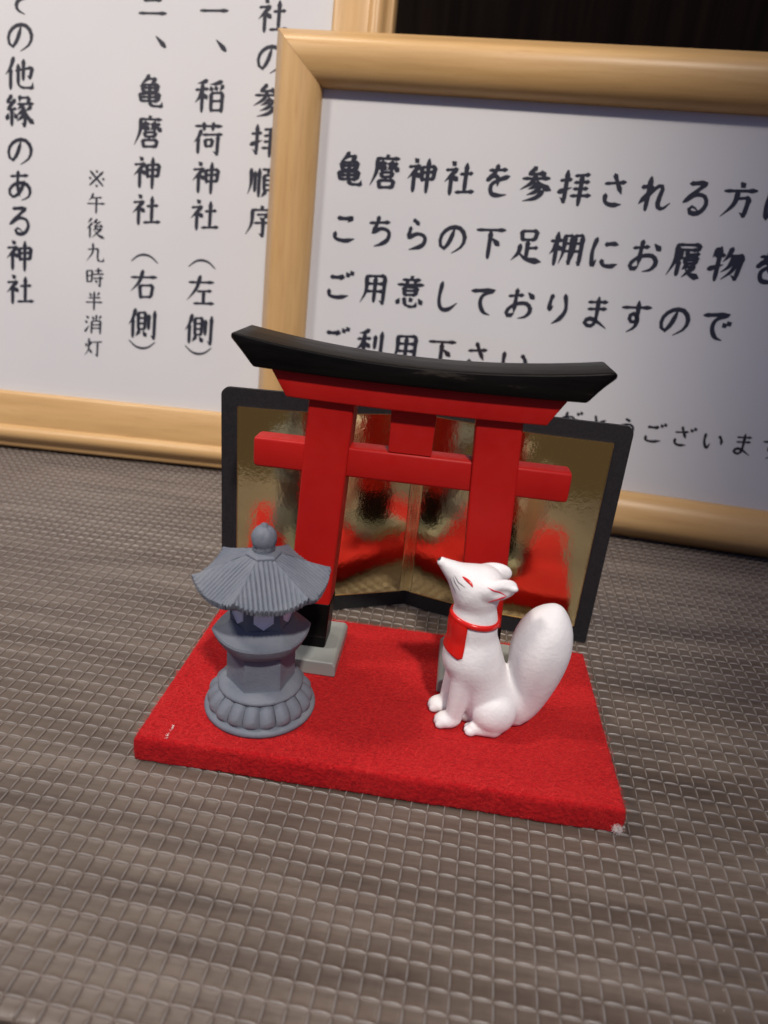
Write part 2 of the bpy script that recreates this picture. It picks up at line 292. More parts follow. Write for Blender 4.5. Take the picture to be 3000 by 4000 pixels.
# ---------------- printed characters: brush strokes on a 100 x 100 cell ----------------
G = {
'一': 'h5 54 95 48', '二': 'h20 34 78 29;h5 72 95 67', '、': 'd30 38 62 68',
'亀': 'p45 1 38 13 20 28;x40 12 68 10 52 27;v22 30 27 52;x23 31 77 27 73 48;h27 40 73 37;h27 52 72 49;v16 57 21 81;x17 58 82 54 78 76;h22 68 78 65;h22 80 77 77;k49 28 48 82 58 93 90 92 92 78',
'麿': 'd50 -2 55 6;h18 11 92 8;p22 11 20 50 2 92;h26 26 52 24;v39 16 38 48;p38 29 24 45;d40 31 50 41;h56 25 88 23;v70 15 69 45;p69 27 56 43;n71 27 94 45;v36 50 39 64;x37 51 74 48 70 62;h40 64 70 61;p53 64 48 70;v30 74 34 97;x31 75 79 72 75 94;h34 95 75 92',
'神': 'd22 3 33 12;x6 28 40 23 4 62;v24 42 24 99;d28 42 43 55;v47 26 51 66;x47 27 90 22 86 60;h50 42 87 38;h51 62 86 58;v68 2 67 99',
'社': 'd22 3 33 12;x6 29 40 24 4 63;v24 42 24 99;d28 43 43 56;h52 38 90 33;v70 6 69 88;h42 91 99 85',
'を': 'h22 20 76 15;c48 2 40 26 16 50;c16 50 38 36 50 40 52 64;c86 33 54 46 32 62 36 86 58 90 82 86',
'参': 'x46 1 26 23 66 18;d62 10 73 24;h8 36 90 30;p48 22 36 46 4 68;n48 34 66 50 98 64;p56 46 44 57 28 65;p64 57 50 71 26 82;p74 68 54 88 16 100',
'拝': 'h4 33 37 28;k22 4 22 92 8 80;p2 66 40 50;h46 17 88 11;h46 36 90 31;h46 54 88 50;h40 74 99 69;v67 12 66 99',
'さ': 'h18 32 78 24;c42 3 56 32 70 58;c24 60 26 82 44 90 74 87',
'れ': 'v30 4 28 97;c7 34 39 28;c39 28 28 50 6 80;c14 72 38 44 58 26 68 32 63 58 62 82 76 90 96 72',
'る': 'c24 14 72 8;c72 8 44 36 14 66;c14 66 44 43 72 46 80 68 66 91 44 95 34 85 44 75 60 87',
'方': 'd46 0 57 11;h5 26 95 20;p43 24 38 60 7 97;k40 45 78 40 72 90 58 82',
'は': 'c18 8 10 50 16 92 24 76;h42 30 88 24;c68 4 66 50 64 78 50 92 38 82 52 72 78 82 92 94',
'こ': 'c24 19 50 20 74 17 60 30;c20 62 22 82 54 88 86 80',
'ち': 'h14 26 80 19;c44 3 36 34 24 56;c24 56 54 40 80 48 78 72 56 88 34 96',
'ら': 'c38 4 50 12 58 20;c32 26 25 62;c25 62 54 46 80 54 74 80 32 96',
'の': 'c53 22 42 58 24 84 11 66 16 38 42 17 72 18 89 42 82 72 52 94',
'下': 'h5 17 95 11;v50 16 49 99;d56 38 79 57',
'足': 'v27 8 32 36;x27 9 75 5 70 32;h32 34 70 31;v50 36 50 87;h52 58 82 54;p28 50 24 74 4 98;n23 70 50 90 99 95',
'棚': 'h1 30 35 25;v20 3 19 99;p19 33 12 54 1 68;d22 40 33 53;p43 11 42 60 33 94;k43 12 65 9 64 91 56 84;h44 34 64 32;h43 57 64 54;p73 9 72 60 65 92;k73 9 96 6 95 91 86 84;h73 32 95 29;h73 55 95 52',
'に': 'c20 8 11 50 17 92 26 72;c46 26 70 22 86 24;c42 70 50 86 72 88 92 80',
'お': 'h12 28 58 21;c37 3 35 40 34 78;c34 80 20 90 10 76 34 52 70 46 86 64 74 86 50 94;d72 12 91 28',
'履': 'x22 7 85 3 81 20;h22 21 81 18;p22 7 20 54 2 97;p38 27 25 40;p38 38 26 56;v32 52 31 95;p54 24 46 34;h50 34 88 29;v48 40 52 60;x48 41 83 37 80 58;h51 49 80 47;h52 59 80 57;p58 62 45 77;x54 69 80 66 48 99;n56 76 70 89 99 98',
'物': 'p18 8 7 34;h14 30 41 25;p1 68 41 52;v26 3 25 99;p58 4 50 28 38 44;k54 26 93 22 83 90 68 80;p68 28 58 56 38 74;p80 28 70 66 42 95',
'用': 'p21 12 21 60 4 98;k21 12 83 7 81 94 68 86;h22 36 81 32;h22 60 81 56;v51 11 50 92',
'意': 'd48 -2 54 5;h22 12 81 8;d34 15 39 23;p66 12 60 22;h7 28 93 23;v28 34 32 60;x28 35 73 32 69 57;h31 46 70 43;h32 59 69 56;d16 72 9 88;k32 68 36 90 56 96 72 91 74 78;d50 66 57 77;d80 68 92 83',
'し': 'c34 5 28 60 38 90 62 90 88 68',
'て': 'c11 24 86 15;c86 15 50 34 43 60 56 86 78 94',
'り': 'c30 9 24 36 25 56 34 44;c68 5 76 50 62 80 38 99',
'ま': 'h22 21 80 16;h24 42 80 37;c52 3 52 78 36 94 19 83 34 70 60 79 88 96',
'す': 'h7 26 94 19;c54 3 56 58 42 68 33 52 46 41 58 56 54 82 32 99',
'で': 'c11 24 86 15;c86 15 50 34 43 60 56 86 78 94;d72 42 80 52;d84 36 93 46',
'ご': 'c16 26 42 26 60 22 50 34;c14 66 18 86 46 90 82 82;d70 8 79 20;d84 2 93 13',
'利': 'p42 3 28 12 9 16;h4 36 50 30;v28 13 27 97;p27 38 18 56 1 72;d30 44 47 59;v66 19 65 62;k88 5 87 95 74 85',
'い': 'c15 22 15 60 29 86 40 64;c72 26 85 44 87 66',
'ざ': 'h12 34 66 27;c36 6 48 34 60 58;c16 62 18 82 36 90 66 87;d74 12 83 23;d88 4 96 15',
'が': 'c10 36 62 29 54 84 38 88;p32 8 26 50 6 86;c72 34 88 60;d76 4 84 15;d90 -2 98 9',
'と': 'c32 7 42 40;c80 24 40 48 23 70 34 90 86 86',
'う': 'c40 4 63 13;c19 40 60 27 80 44 68 78 38 99',
'あ': 'h17 22 78 15;c44 3 42 50 50 84;c66 33 50 70 26 88 12 69 34 45 68 41 86 60 80 84 56 96',
'そ': 'c26 10 68 6 16 46;c16 46 88 36 44 56 40 82 66 96',
'他': 'p28 3 18 32 1 56;v18 34 18 99;k35 42 92 28 85 60 74 54;v62 6 61 68;k44 22 44 82 56 92 92 90 94 72',
'縁': 'x22 3 6 26 24 26;x34 15 8 48 37 44;v22 46 22 97;d10 60 5 79;d32 58 39 73;p50 4 48 22;x50 9 82 6 77 24;h42 29 96 24;p62 28 42 46;k60 36 70 60 66 95 56 86;p62 48 40 63;p66 60 40 82;p88 34 70 48;n70 50 82 72 99 86',
'午': 'p34 3 26 22 11 38;h28 24 79 19;h3 54 97 48;v52 22 51 99',
'後': 'p28 3 9 26;p32 26 3 56;v20 44 20 99;x58 5 42 22 61 22;x76 14 44 42 82 38;d74 29 85 42;p54 44 38 63;x50 55 82 51 32 98;n46 63 66 84 99 98',
'九': 'p38 5 36 50 4 96;k12 36 66 29 64 80 72 92 96 90 97 72',
'時': 'v7 22 11 80;x7 23 37 19 34 76;h11 48 35 45;h11 78 34 75;h52 19 89 15;v70 3 70 34;h42 38 99 32;h44 58 95 53;k80 44 80 97 68 89;d54 65 63 78',
'半': 'd24 11 33 26;p77 7 66 24;h20 38 83 32;h5 61 95 55;v50 3 50 99',
'消': 'd8 9 21 20;d2 34 14 45;p3 92 25 58;v64 1 64 27;d42 9 50 24;p89 5 78 22;v40 34 38 99;k40 35 89 30;v88 31 86 98;h40 54 86 50;h40 72 86 68',
'灯': 'd8 29 14 46;p41 21 32 40;p26 5 24 60 2 96;d26 56 41 79;h48 22 97 16;k74 21 73 94 60 84',
'右': 'h5 28 95 21;p46 3 34 40 5 74;v36 52 40 95;x36 53 82 49 77 88;h40 91 77 88',
'左': 'h7 26 93 20;p46 3 34 44 3 86;h38 54 87 49;v60 54 60 92;h27 95 97 90',
'側': 'p24 3 16 32 1 56;v16 34 16 99;v34 13 36 72;x34 14 61 11 58 68;h36 32 59 30;h36 50 59 48;h36 70 58 67;p40 75 27 94;d52 75 63 91;v73 17 72 67;k93 3 92 97 80 87',
'稲': 'p38 3 24 10 7 14;h1 34 43 28;v24 11 23 99;p23 35 14 56 1 72;d26 42 39 57;p87 3 66 11 48 14;d50 20 55 32;d66 17 71 29;p92 15 82 30;v53 40 54 95;x54 40 91 36 89 95;h56 64 89 61;h56 92 89 89',
'荷': 'h5 16 95 10;v34 3 36 26;v67 1 64 24;p26 28 18 48 3 66;v17 50 17 99;h32 41 97 35;v40 55 43 77;x40 56 65 53 62 74;h43 76 62 73;k83 39 82 97 68 89',
'順': 'p10 13 10 60 1 92;v24 19 24 82;v38 9 38 97;h48 11 97 7;p70 11 64 25;v54 28 56 77;x54 29 91 26 88 73;h56 44 88 41;h56 59 88 56;h57 75 88 72;p62 79 47 98;d80 79 95 95',
'序': 'd50 0 56 9;h18 16 93 11;p22 16 20 60 2 96;x38 30 78 26 58 43;d48 38 63 49;k30 57 92 51 79 66;k60 54 60 97 46 89',
'※': 'v15 15 85 85;v85 15 15 85;d46 10 54 20;d46 80 54 90;d10 46 20 54;d80 46 90 54',
'（': 'b4 66 26 48 50 42 74 48 96 66', '）': 'b4 34 26 52 50 58 74 52 96 34',
}
def _resample(P, n, smooth):
    P = np.array(P, float)
    if smooth and len(P) > 2:
        Q = np.vstack([2*P[0]-P[1], P, 2*P[-1]-P[-2]]); out = []
        m = max(3, n//(len(P)-1))
        for i in range(len(P)-1):
            a, b, c, d = Q[i:i+4]
            for t in np.arange(m)/m:
                out.append(0.5*((2*b)+(c-a)*t+(2*a-5*b+4*c-d)*t*t+(3*b-3*c+d-a)*t**3))
        out.append(P[-1]); P = np.array(out)
    s = np.r_[0, np.cumsum(np.linalg.norm(np.diff(P, axis=0), axis=1))]
    t = np.linspace(0, s[-1], n)
    return np.stack([np.interp(t, s, P[:, k]) for k in (0, 1)], 1)
PROF = {'h': ([0, .07, .25, .75, .92, 1], [.5, 1.0, .62, .68, 1.3, .5]), 'v': ([0, .08, .3, .85, 1], [.55, 1.4, 1.05, 1.05, .7]),
        'p': ([0, .1, .5, 1], [.9, 1.25, .95, .16]), 'n': ([0, .2, .78, 1], [.35, .6, 1.55, .25]), 'd': ([0, .3, .75, 1], [.3, .8, 1.45, .8]),
        'c': ([0, .07, .3, .75, 1], [.45, 1.2, .85, 1.15, .25]), 'b': ([0, .5, 1], [.35, .75, .35]), 't': ([0, .25, 1], [1.1, .8, .12])}
def ribbon(V, F, P, prof, w, z, smooth=True):
    L = np.linalg.norm(np.diff(np.array(P, float), axis=0), axis=1).sum()
    n = 5 if len(P) == 2 and L < 14 else (8 if len(P) == 2 else 18)
    C = _resample(P, n, smooth); T = np.gradient(C, axis=0); T /= np.linalg.norm(T, axis=1, keepdims=True)+1e-9
    Nn = np.stack([-T[:, 1], T[:, 0]], 1); W = np.interp(np.linspace(0, 1, n), *PROF[prof])*w/2
    rows = []
    C0 = C[0]-T[0]*W[0]*0.8; C1 = C[-1]+T[-1]*W[-1]*0.8
    pts = [C0+Nn[0]*W[0]*0.15, C0-Nn[0]*W[0]*0.15]
    for i in range(n): pts += [C[i]+Nn[i]*W[i], C[i]-Nn[i]*W[i]]
    pts += [C1+Nn[-1]*W[-1]*0.2, C1-Nn[-1]*W[-1]*0.2]
    k = len(V)
    for q in pts: V.append((q[0], z, 100-q[1]))
    for i in range(n+1): F.append((k+2*i, k+2*i+1, k+2*i+3, k+2*i+2))
def glyph(ch, w):
    V, F = [], []
    for si, s in enumerate(G[ch].split(';')):
        t = s[0]; q = [float(a) for a in s[1:].split()]; P = list(zip(q[::2], q[1::2])); z = -0.25*si
        if t in 'hvpndcb': ribbon(V, F, P, t, w, z)
        elif t == 'x':
            for i in range(len(P)-1):
                dx, dy = abs(P[i+1][0]-P[i][0]), abs(P[i+1][1]-P[i][1])
                pr = 'p' if (i == len(P)-2 and P[i+1][0] < P[i][0]-12) else ('h' if dx > dy else 'v')
                ribbon(V, F, P[i:i+2], pr, w, z-0.08*i)
        elif t == 'k':
            if len(P) == 2: ribbon(V, F, P, 'h', w, z)
            else:
                for i in range(len(P)-2):
                    dx, dy = abs(P[i+1][0]-P[i][0]), abs(P[i+1][1]-P[i][1])
                    ribbon(V, F, P[i:i+2], 'h' if dx > dy else 'v', w, z-0.06*i)
                ribbon(V, F, P[-2:], 't', w, z-0.2)
    return np.array(V), F
_gc = {}
def lettering(parent, items, em, w, yoff):
    """items: (char, u, v) centres on the paper"""
    V, F = [], []
    for ch, u, v in items:
        if (ch, w) not in _gc: _gc[(ch, w)] = glyph(ch, w)
        gv, gf = _gc[(ch, w)]; k = len(V); s = em/100
        for a in gv: V.append((u+(a[0]-50)*s, yoff+a[1]*0.012, v+(a[2]-50)*s))
        F += [tuple(i+k for i in f) for f in gf]
    o = obj("lettering", V, F, M_ink, parent); return o

# ---------------- framed notices ----------------
def framed(name, label, P0, psi, th, ui0, ui1, vi0, vi1, prof, paper_inset=0):
    U = Vector((math.cos(psi), math.sin(psi), 0)); n = Vector((-U.y, U.x, 0)); W = Vector((0, 0, 1))*math.cos(th)+n*math.sin(th)
    Y = W.cross(U); m = Matrix((U, Y, W)).transposed()
    root = empty(name, P0, label, "framed sign", m.to_euler())
    wmax = max(w for w, y in prof); k = len(prof)
    def rail(corners, mt):
        # corners: inner start, inner end, outward unit, along unit ; mitred 45 degrees
        (a, b, out, al) = corners; V = []
        nseg = 2
        for e, s in ((a, -1), (b, 1)):
            for w, y in prof:
                V.append((e[0]+out[0]*w+al[0]*s*(w-0.09), y, e[1]+out[1]*w+al[1]*s*(w-0.02)))
        F = [(i, (i+1) % k, k+(i+1) % k, k+i) for i in range(k)]+[tuple(range(k)), tuple(range(2*k-1, k-1, -1))]
        F = fixn(V, F)
        o = obj("rail", V, F, mt, root, smooth=True)
        o.data.polygons.foreach_set("use_smooth", [len(f.vertices) == 4 for f in o.data.polygons])
        for e_ in o.data.edges: pass
        es = o.modifiers.new("split", 'EDGE_SPLIT'); es.split_angle = R(38)
        return o
    rail(((ui0, vi1), (ui1, vi1), (0, 1), (1, 0)), M_woodx); rail(((ui0, vi0), (ui1, vi0), (0, -1), (1, 0)), M_woodx)
    rail(((ui0, vi0), (ui0, vi1), (-1, 0), (0, 1)), M_woodz); rail(((ui1, vi0), (ui1, vi1), (1, 0), (0, 1)), M_woodz)
    e = 1.5
    obj("paper", *prism([(ui0-e, vi0-e), (ui1+e, vi0-e), (ui1+e, vi1+e), (ui0-e, vi1+e)], 0.9, 1.2), M_paper, root)
    obj("backing_board", *prism([(ui0-e, vi0-e), (ui1+e, vi0-e), (ui1+e, vi1+e), (ui0-e, vi1+e)], 1.25, 4.0), M_card, root)
    obj("clear_pane", [(ui0, 0.15, vi0), (ui1, 0.15, vi0), (ui1, 0.15, vi1), (ui0, 0.15, vi1)], [(0, 1, 2, 3)], M_glass, root)
    return root
profR = [(0, 2), (0, 0), (0.0, -1.2), (0.5, -3.0), (1.5, -4.5), (3.0, -5.9), (5.0, -7.0), (7.5, -7.8), (10.0, -8.1), (12.2, -7.9), (13.8, -7.2), (14.6, -6.4), (18.5, -0.8), (18.5, 8), (3, 8)]
fr = framed("framed_notice", "light wood framed notice with horizontal lines of writing, in front on the right",
            (0, 169.7, 0), -0.0852, 0.1034, -6.9, 205.0, 18.7, 154.8, profR)
YP = 0.86
row1 = list(zip("亀麿神社を参拝される方は", [5.9+14.22*i for i in range(12)], [127.8]*12))
row2 = list(zip("こちらの下足棚にお履物を", [5.9+14.3*i for i in range(12)], [106.6]*12))
row3 = list(zip("ご用意しておりますので", [5.9+14.4*i for i in range(11)], [85.3]*11))
row4 = list(zip("ご利用下さい", [6.2+14.6*i for i in range(6)], [63.6]*6))
row5 = list(zip("がとうございます", [137.1-10.85*3+10.85*i for i in range(8)], [43.0]*8))
for rw in (row1, row2, row3, row4): lettering(fr, rw, 11.9, 13.4, YP)
lettering(fr, row5, 8.6, 12.0, YP)
profL = [(0, 2), (0, 0), (0.1, -1.4), (0.7, -2.2), (1.6, -2.6), (14.0, -4.6), (14.8, -4.5), (15.4, -5.4), (16.4, -6.6), (18.0, -7.4), (19.8, -7.2), (21.2, -6.0), (22.0, -4.4), (22.5, -3.9), (24.3, -3.4), (25.0, -2.4), (25.0, 8), (3, 8)]
fl = framed("framed_notice", "light wood framed notice with vertical columns of writing, behind on the left",
            (-43.33, 179.54, 0), 0.04, 0.20, -150.0, 35.6, 25.6, 232.0, profL)
KA = [("そ", 185.5), ("の", 171.4), ("他", 157.2), ("縁", 142.8), ("の", 127.3), ("あ", 113.2), ("る", 99.1), ("神", 84.5), ("社", 70.1)]
lettering(fl, [(c, -94.1, v) for c, v in KA], 12.6, 12.2, YP)
lettering(fl, [(c, -60.5, 119.0-10.1*i) for i, c in enumerate("※午後九時半消灯")], 8.2, 11.0, YP)
KC = [("二", 186.5, 0), ("、", 174.2, 4.2), ("亀", 154.7, 0), ("麿", 139.0, 0), ("神", 123.2, 0), ("社", 108.2, 0), ("（", 88.8, 0), ("右", 77.2, 0), ("側", 60.7, 0), ("）", 51.1, 0)]
lettering(fl, [(c, -38.5+d, v) for c, v, d in KC], 12.6, 12.2, YP)
KD = [("一", 187.0, 0), ("、", 174.7, 4.0), ("稲", 154.9, 0), ("荷", 138.8, 0), ("神", 123.3, 0), ("社", 108.3, 0), ("（", 88.8, 0), ("左", 77.2, 0), ("側", 60.7, 0), ("）", 51.1, 0)]
lettering(fl, [(c, -13.1+d, v) for c, v, d in KD], 12.6, 12.2, YP)
lettering(fl, [(c, 11.1, v) for c, v in (("神", 202.5), ("社", 186.8), ("の", 171.1), ("参", 155.1), ("拝", 139.9), ("順", 123.6), ("序", 107.9))], 12.6, 12.2, YP)

# ---------------- red felt base ----------------
FW, FD, FH = 100.0, 55.5, 5.83
base = empty("felt_base", (FW/2, FD/2, 0), "thick rectangular slab of bright red felt under the gate, lantern and fox", "display base")
def felt():
    nx, ny, r = 220, 124, 0.40
    P = []
    def hf(x, y): return 0.10*np.sin(x*0.9+2*np.sin(y*0.31))*np.sin(y*0.7+x*0.13)
    xs = np.linspace(-FW/2, FW/2, nx); ys = np.linspace(-FD/2, FD/2, ny)
    X, Y = np.meshgrid(xs, ys); Z = FH+0.06*hf(X, Y)+rng.normal(0, 0.03, X.shape)
    dx = FW/2-np.abs(X); dy = FD/2-np.abs(Y); d = np.minimum(dx, dy)
    Z -= np.where(d < r, r-np.sqrt(np.maximum(r*r-(r-d)**2, 0)), 0)*0.8
    V = np.stack([X, Y, Z], -1).reshape(-1, 3); F = [tuple(f) for f in grid_faces(nx, ny)]
    # side walls
    ring = [(i, 0) for i in range(nx)]+[(nx-1, j) for j in range(1, ny)]+[(i, ny-1) for i in range(nx-2, -1, -1)]+[(0, j) for j in range(ny-2, 0, -1)]
    top = [j*nx+i for i, j in ring]; V = [tuple(v) for v in V]; prev = top; m = len(top)
    nrm = []
    for i, j in ring:
        a = np.array([(-1 if i == 0 else 1 if i == nx-1 else 0), (-1 if j == 0 else 1 if j == ny-1 else 0)], float); nrm.append(a/np.linalg.norm(a))
    for k, t in enumerate(np.linspace(0.12, 1, 12)):
        cur = []
        for q in range(m):
            x, y, z = V[top[q]]; b = 0.15+0.12*math.sin(math.pi*t)+rng.normal(0, 0.05)+0.10*math.sin(q*0.11)+0.06*math.sin(q*0.37+2)-(0.1 if k == 11 else 0)
            V.append((x+nrm[q][0]*b, y+nrm[q][1]*b, FH-0.35-(FH-0.35)*t)); cur.append(len(V)-1)
        for q in range(m): F.append((prev[q], cur[q], cur[(q+1) % m], prev[(q+1) % m]))
        prev = cur
    return V, fixn(V, F)
obj("felt_slab", *felt(), M_felt, base, smooth=True)
def fibres(n_top, n_side, length, width, lift):
    V, F = [], []
    def add(p, d, up, L, w):
        d = d/np.linalg.norm(d); side = np.cross(d, up); side /= np.linalg.norm(side)+1e-9
        k = len(V); bend = rng.normal(0, 0.35)*L; h = rng.uniform(*lift)
        for i, t in enumerate((0, 0.33, 0.66, 1)):
            c = p+d*L*(t-0.5)+side*bend*(t-0.5)**2*2+up*(0.02+h*math.sin(math.pi*t) if rng.random() < .75 else 0.02+h*t)
            ww = w*(1-0.5*t); V.append(tuple(c-side*ww/2)); V.append(tuple(c+side*ww/2))
        for i in range(3): F.append((k+2*i, k+2*i+1, k+2*i+3, k+2*i+2))
    for _ in range(n_top):
        p = np.array([rng.uniform(-FW/2, FW/2), rng.uniform(-FD/2, FD/2), FH]); a = rng.normal(0, 0.9)
        add(p, np.array([math.cos(a), math.sin(a), 0]), np.array([0, 0, 1.]), rng.uniform(*length), width)
    for _ in range(n_side):
        s = rng.random(); z = rng.uniform(0.2, FH)
        if s < 0.55: p, up = np.array([rng.uniform(-FW/2, FW/2), -FD/2-0.05, z]), np.array([0, -1., 0])
        elif s < 0.75: p, up = np.array([FW/2+0.05, rng.uniform(-FD/2, FD/2), z]), np.array([1., 0, 0])
        elif s < 0.9: p, up = np.array([-FW/2-0.05, rng.uniform(-FD/2, FD/2), z]), np.array([-1., 0, 0])
        else: p, up = np.array([rng.uniform(-FW/2, FW/2), FD/2, FH-0.1]), np.array([0, 0.5, 1.])/1.118
        a = rng.uniform(0, 6.28); t1 = np.cross(up, [0.01, 0, 1.]) if abs(up[2]) < .5 else np.array([1., 0, 0]); t1 /= np.linalg.norm(t1); t2 = np.cross(up, t1)
        add(p, t1*math.cos(a)+t2*math.sin(a), up, rng.uniform(length[0]*.5, length[1]*.6), width)
    return V, F
tag(obj("felt_fibres", *fibres(12000, 6000, (0.9, 3.0), 0.05, (0.03, 0.30)), M_fib, base), kind="stuff")
def lint(centre, n, spread, L, width=0.06):
    V, F = [], []
    for _ in range(n):
        p = np.array(centre)+rng.normal(0, 1, 3)*np.array(spread); d = rng.normal(0, 1, 3); d /= np.linalg.norm(d); s = np.cross(d, rng.normal(0, 1, 3)); s /= np.linalg.norm(s)
        k = len(V); b = np.cross(d, s)*rng.normal(0, .5)*L
        for t in (0, .33, .66, 1):
            c = p+d*L*(t-.5)+b*(t-.5)**2; V += [tuple(c-s*width/2), tuple(c+s*width/2)]
        for i in range(3): F.append((k+2*i, k+2*i+1, k+2*i+3, k+2*i+2))
    return V, F
lo = obj("white_lint", *lint((49.3, -28.0, 1.1), 320, (0.50, 0.14, 0.50), 0.55), M_fibw, base); lo["kind"] = "stuff"; lo["label"] = "tuft of white lint on the front right corner"
V1, F1 = lint((-43.6, -26.6, 6.0), 10, (0.10, 0.35, 0.12), 0.8); V2, F2 = lint((-43.5, -24.0, 6.0), 12, (0.12, 0.45, 0.1), 0.9)
lo2 = obj("white_lint", V1+V2, F1+[tuple(i+len(V1) for i in f) for f in F2], M_fibw, base); lo2["kind"] = "stuff"; lo2["label"] = "few strands of pale lint near the front left corner"

# ---------------- torii gate ----------------
XC, YC = 48.9, 38.8
tor = empty("torii_gate", (XC, YC, FH), "miniature red torii gate with a curved black top rail and black post feet", "torii gate")
def rail_outline(xt, xb, zt_mid, zt_end, zb_mid, zb_end, n=24):
    up = [(x, zt_mid+(zt_end-zt_mid)*abs(x/xt)**2.2) for x in np.linspace(-xt, xt, n)]
    dn = [(x, zb_mid+(zb_end-zb_mid)*abs(x/xb)**2.2) for x in np.linspace(xb, -xb, n)]
    return up+dn
def round_sections(secs, name, mt, parent, r=0.7):
    """loft of rectangular cross-sections along x: (x, y0, y1, z0, z1), softened corners"""
    V, F = [], []; q = 3; per = 4*(q+1)
    for (x, y0, y1, z0, z1) in secs:
        rr = min(r, (y1-y0)/2.01, (z1-z0)/2.01)
        for cy, cz, a0 in ((y1-rr, z1-rr, 0), (y0+rr, z1-rr, 90), (y0+rr, z0+rr, 180), (y1-rr, z0+rr, 270)):
            for k in range(q+1):
                a = R(a0+90*k/q); V.append((x if not isinstance(x, tuple) else x[0]+(x[1]-x[0])*((cz+rr*math.sin(a)-z0)/(z1-z0)), cy+rr*math.cos(a), cz+rr*math.sin(a)))
    m = len(secs)
    for i in range(m-1):
        for k in range(per): F.append((i*per+k, i*per+(k+1) % per, (i+1)*per+(k+1) % per, (i+1)*per+k))
    F += [tuple(range(per)), tuple(range((m-1)*per, m*per))]
    o = obj(name, V, fixn(V, F), mt, parent, smooth=True)
    es = o.modifiers.new("split", 'EDGE_SPLIT'); es.split_angle = R(40); return o
def curve_secs(xb, xt, y0, y1, zb0, zb1, zt0, zt1, n=30, endr=0.6):
    S = []
    for t in np.linspace(-1, 1, n):
        g = abs(t)**2.0; S.append(((xb*t, xt*t), y0, y1, zb0+(zb1-zb0)*g, zt0+(zt1-zt0)*g))
    # soft ends
    for sgn in (-1, 1):
        a = S[0] if sgn < 0 else S[-1]; E_ = []
        for k in range(1, 5):
            ph = math.pi/2*k/4.4; ox = endr*math.sin(ph); sh = endr*(1-math.cos(ph))
            E_.append(((a[0][0]+sgn*ox*.7, a[0][1]+sgn*ox*.7), a[1]+sh, a[2]-sh, a[3]+sh*.8, a[4]-sh))
        S = E_[::-1]+S if sgn < 0 else S+E_
    return S
Z = lambda z: z-FH
round_sections(curve_secs(34.0, 38.6, -7.0, 7.2, Z(77.4), Z(78.0), Z(81.5), Z(84.6), endr=1.3), "top_rail", M_black, tor, 0.5)
round_sections(curve_secs(27.4, 30.9, -5.2, 5.4, Z(71.7), Z(72.1), Z(77.6), Z(78.2), endr=0.3), "upper_beam", M_red, tor, 0.35)
def box_secs(x0, x1, y0, y1, z0, z1, e=0.5):
    return [(x0, y0+e, y1-e, z0+e, z1-e), (x0+e*.3, y0+e*.3, y1-e*.3, z0+e*.3, z1-e*.3), (x0+e, y0, y1, z0, z1), (x1-e, y0, y1, z0, z1), (x1-e*.3, y0+e*.3, y1-e*.3, z0+e*.3, z1-e*.3), (x1, y0+e, y1-e, z0+e, z1-e)]
round_sections(box_secs(-35.4, 35.4, -2.7, 2.9, Z(54.8), Z(61.7), 0.9), "tie_beam", M_red, tor, 0.6)
V, F = prism([(-5.0, Z(61.75)), (4.5, Z(61.75)), (4.7, Z(71.9)), (-5.1, Z(71.9))], -2.62, 2.7)
obj("centre_strut", V, F, M_red, tor, bevel=0.2)
for s in (-1, 1):
    lean = -s*2.65/50; zt = Z(72.2)
    xo0 = s*26.6; 
    V = []
    def xat(z, off): return s*26.5+lean*z-s*off
    a, b = (0.0, 10.0)
    def post_prism(z0, z1, grow):
        o1 = [(xat(z0, -grow), z0), (xat(z0, 10+grow), z0), (xat(z1, 10+grow), z1), (xat(z1, -grow), z1)]
        return prism(o1, -3.72-grow, 4.1+grow)
    p = obj("post", *post_prism(3.9, zt, 0), M_red, tor, bevel=0.6)
    obj("black_sleeve", *post_prism(3.95, Z(22.3), 0.18), M_black, p, bevel=0.6)
    cx = s*21.7
    V, F = prism([(cx-9.4, 0), (cx+9.4, 0), (cx+9.4, 3.1), (cx+8.6, 4.0), (cx-8.6, 4.0), (cx-9.4, 3.1)], -9.7, 9.6)
    obj("footing", V, F, M_foot, p, bevel=0.45)

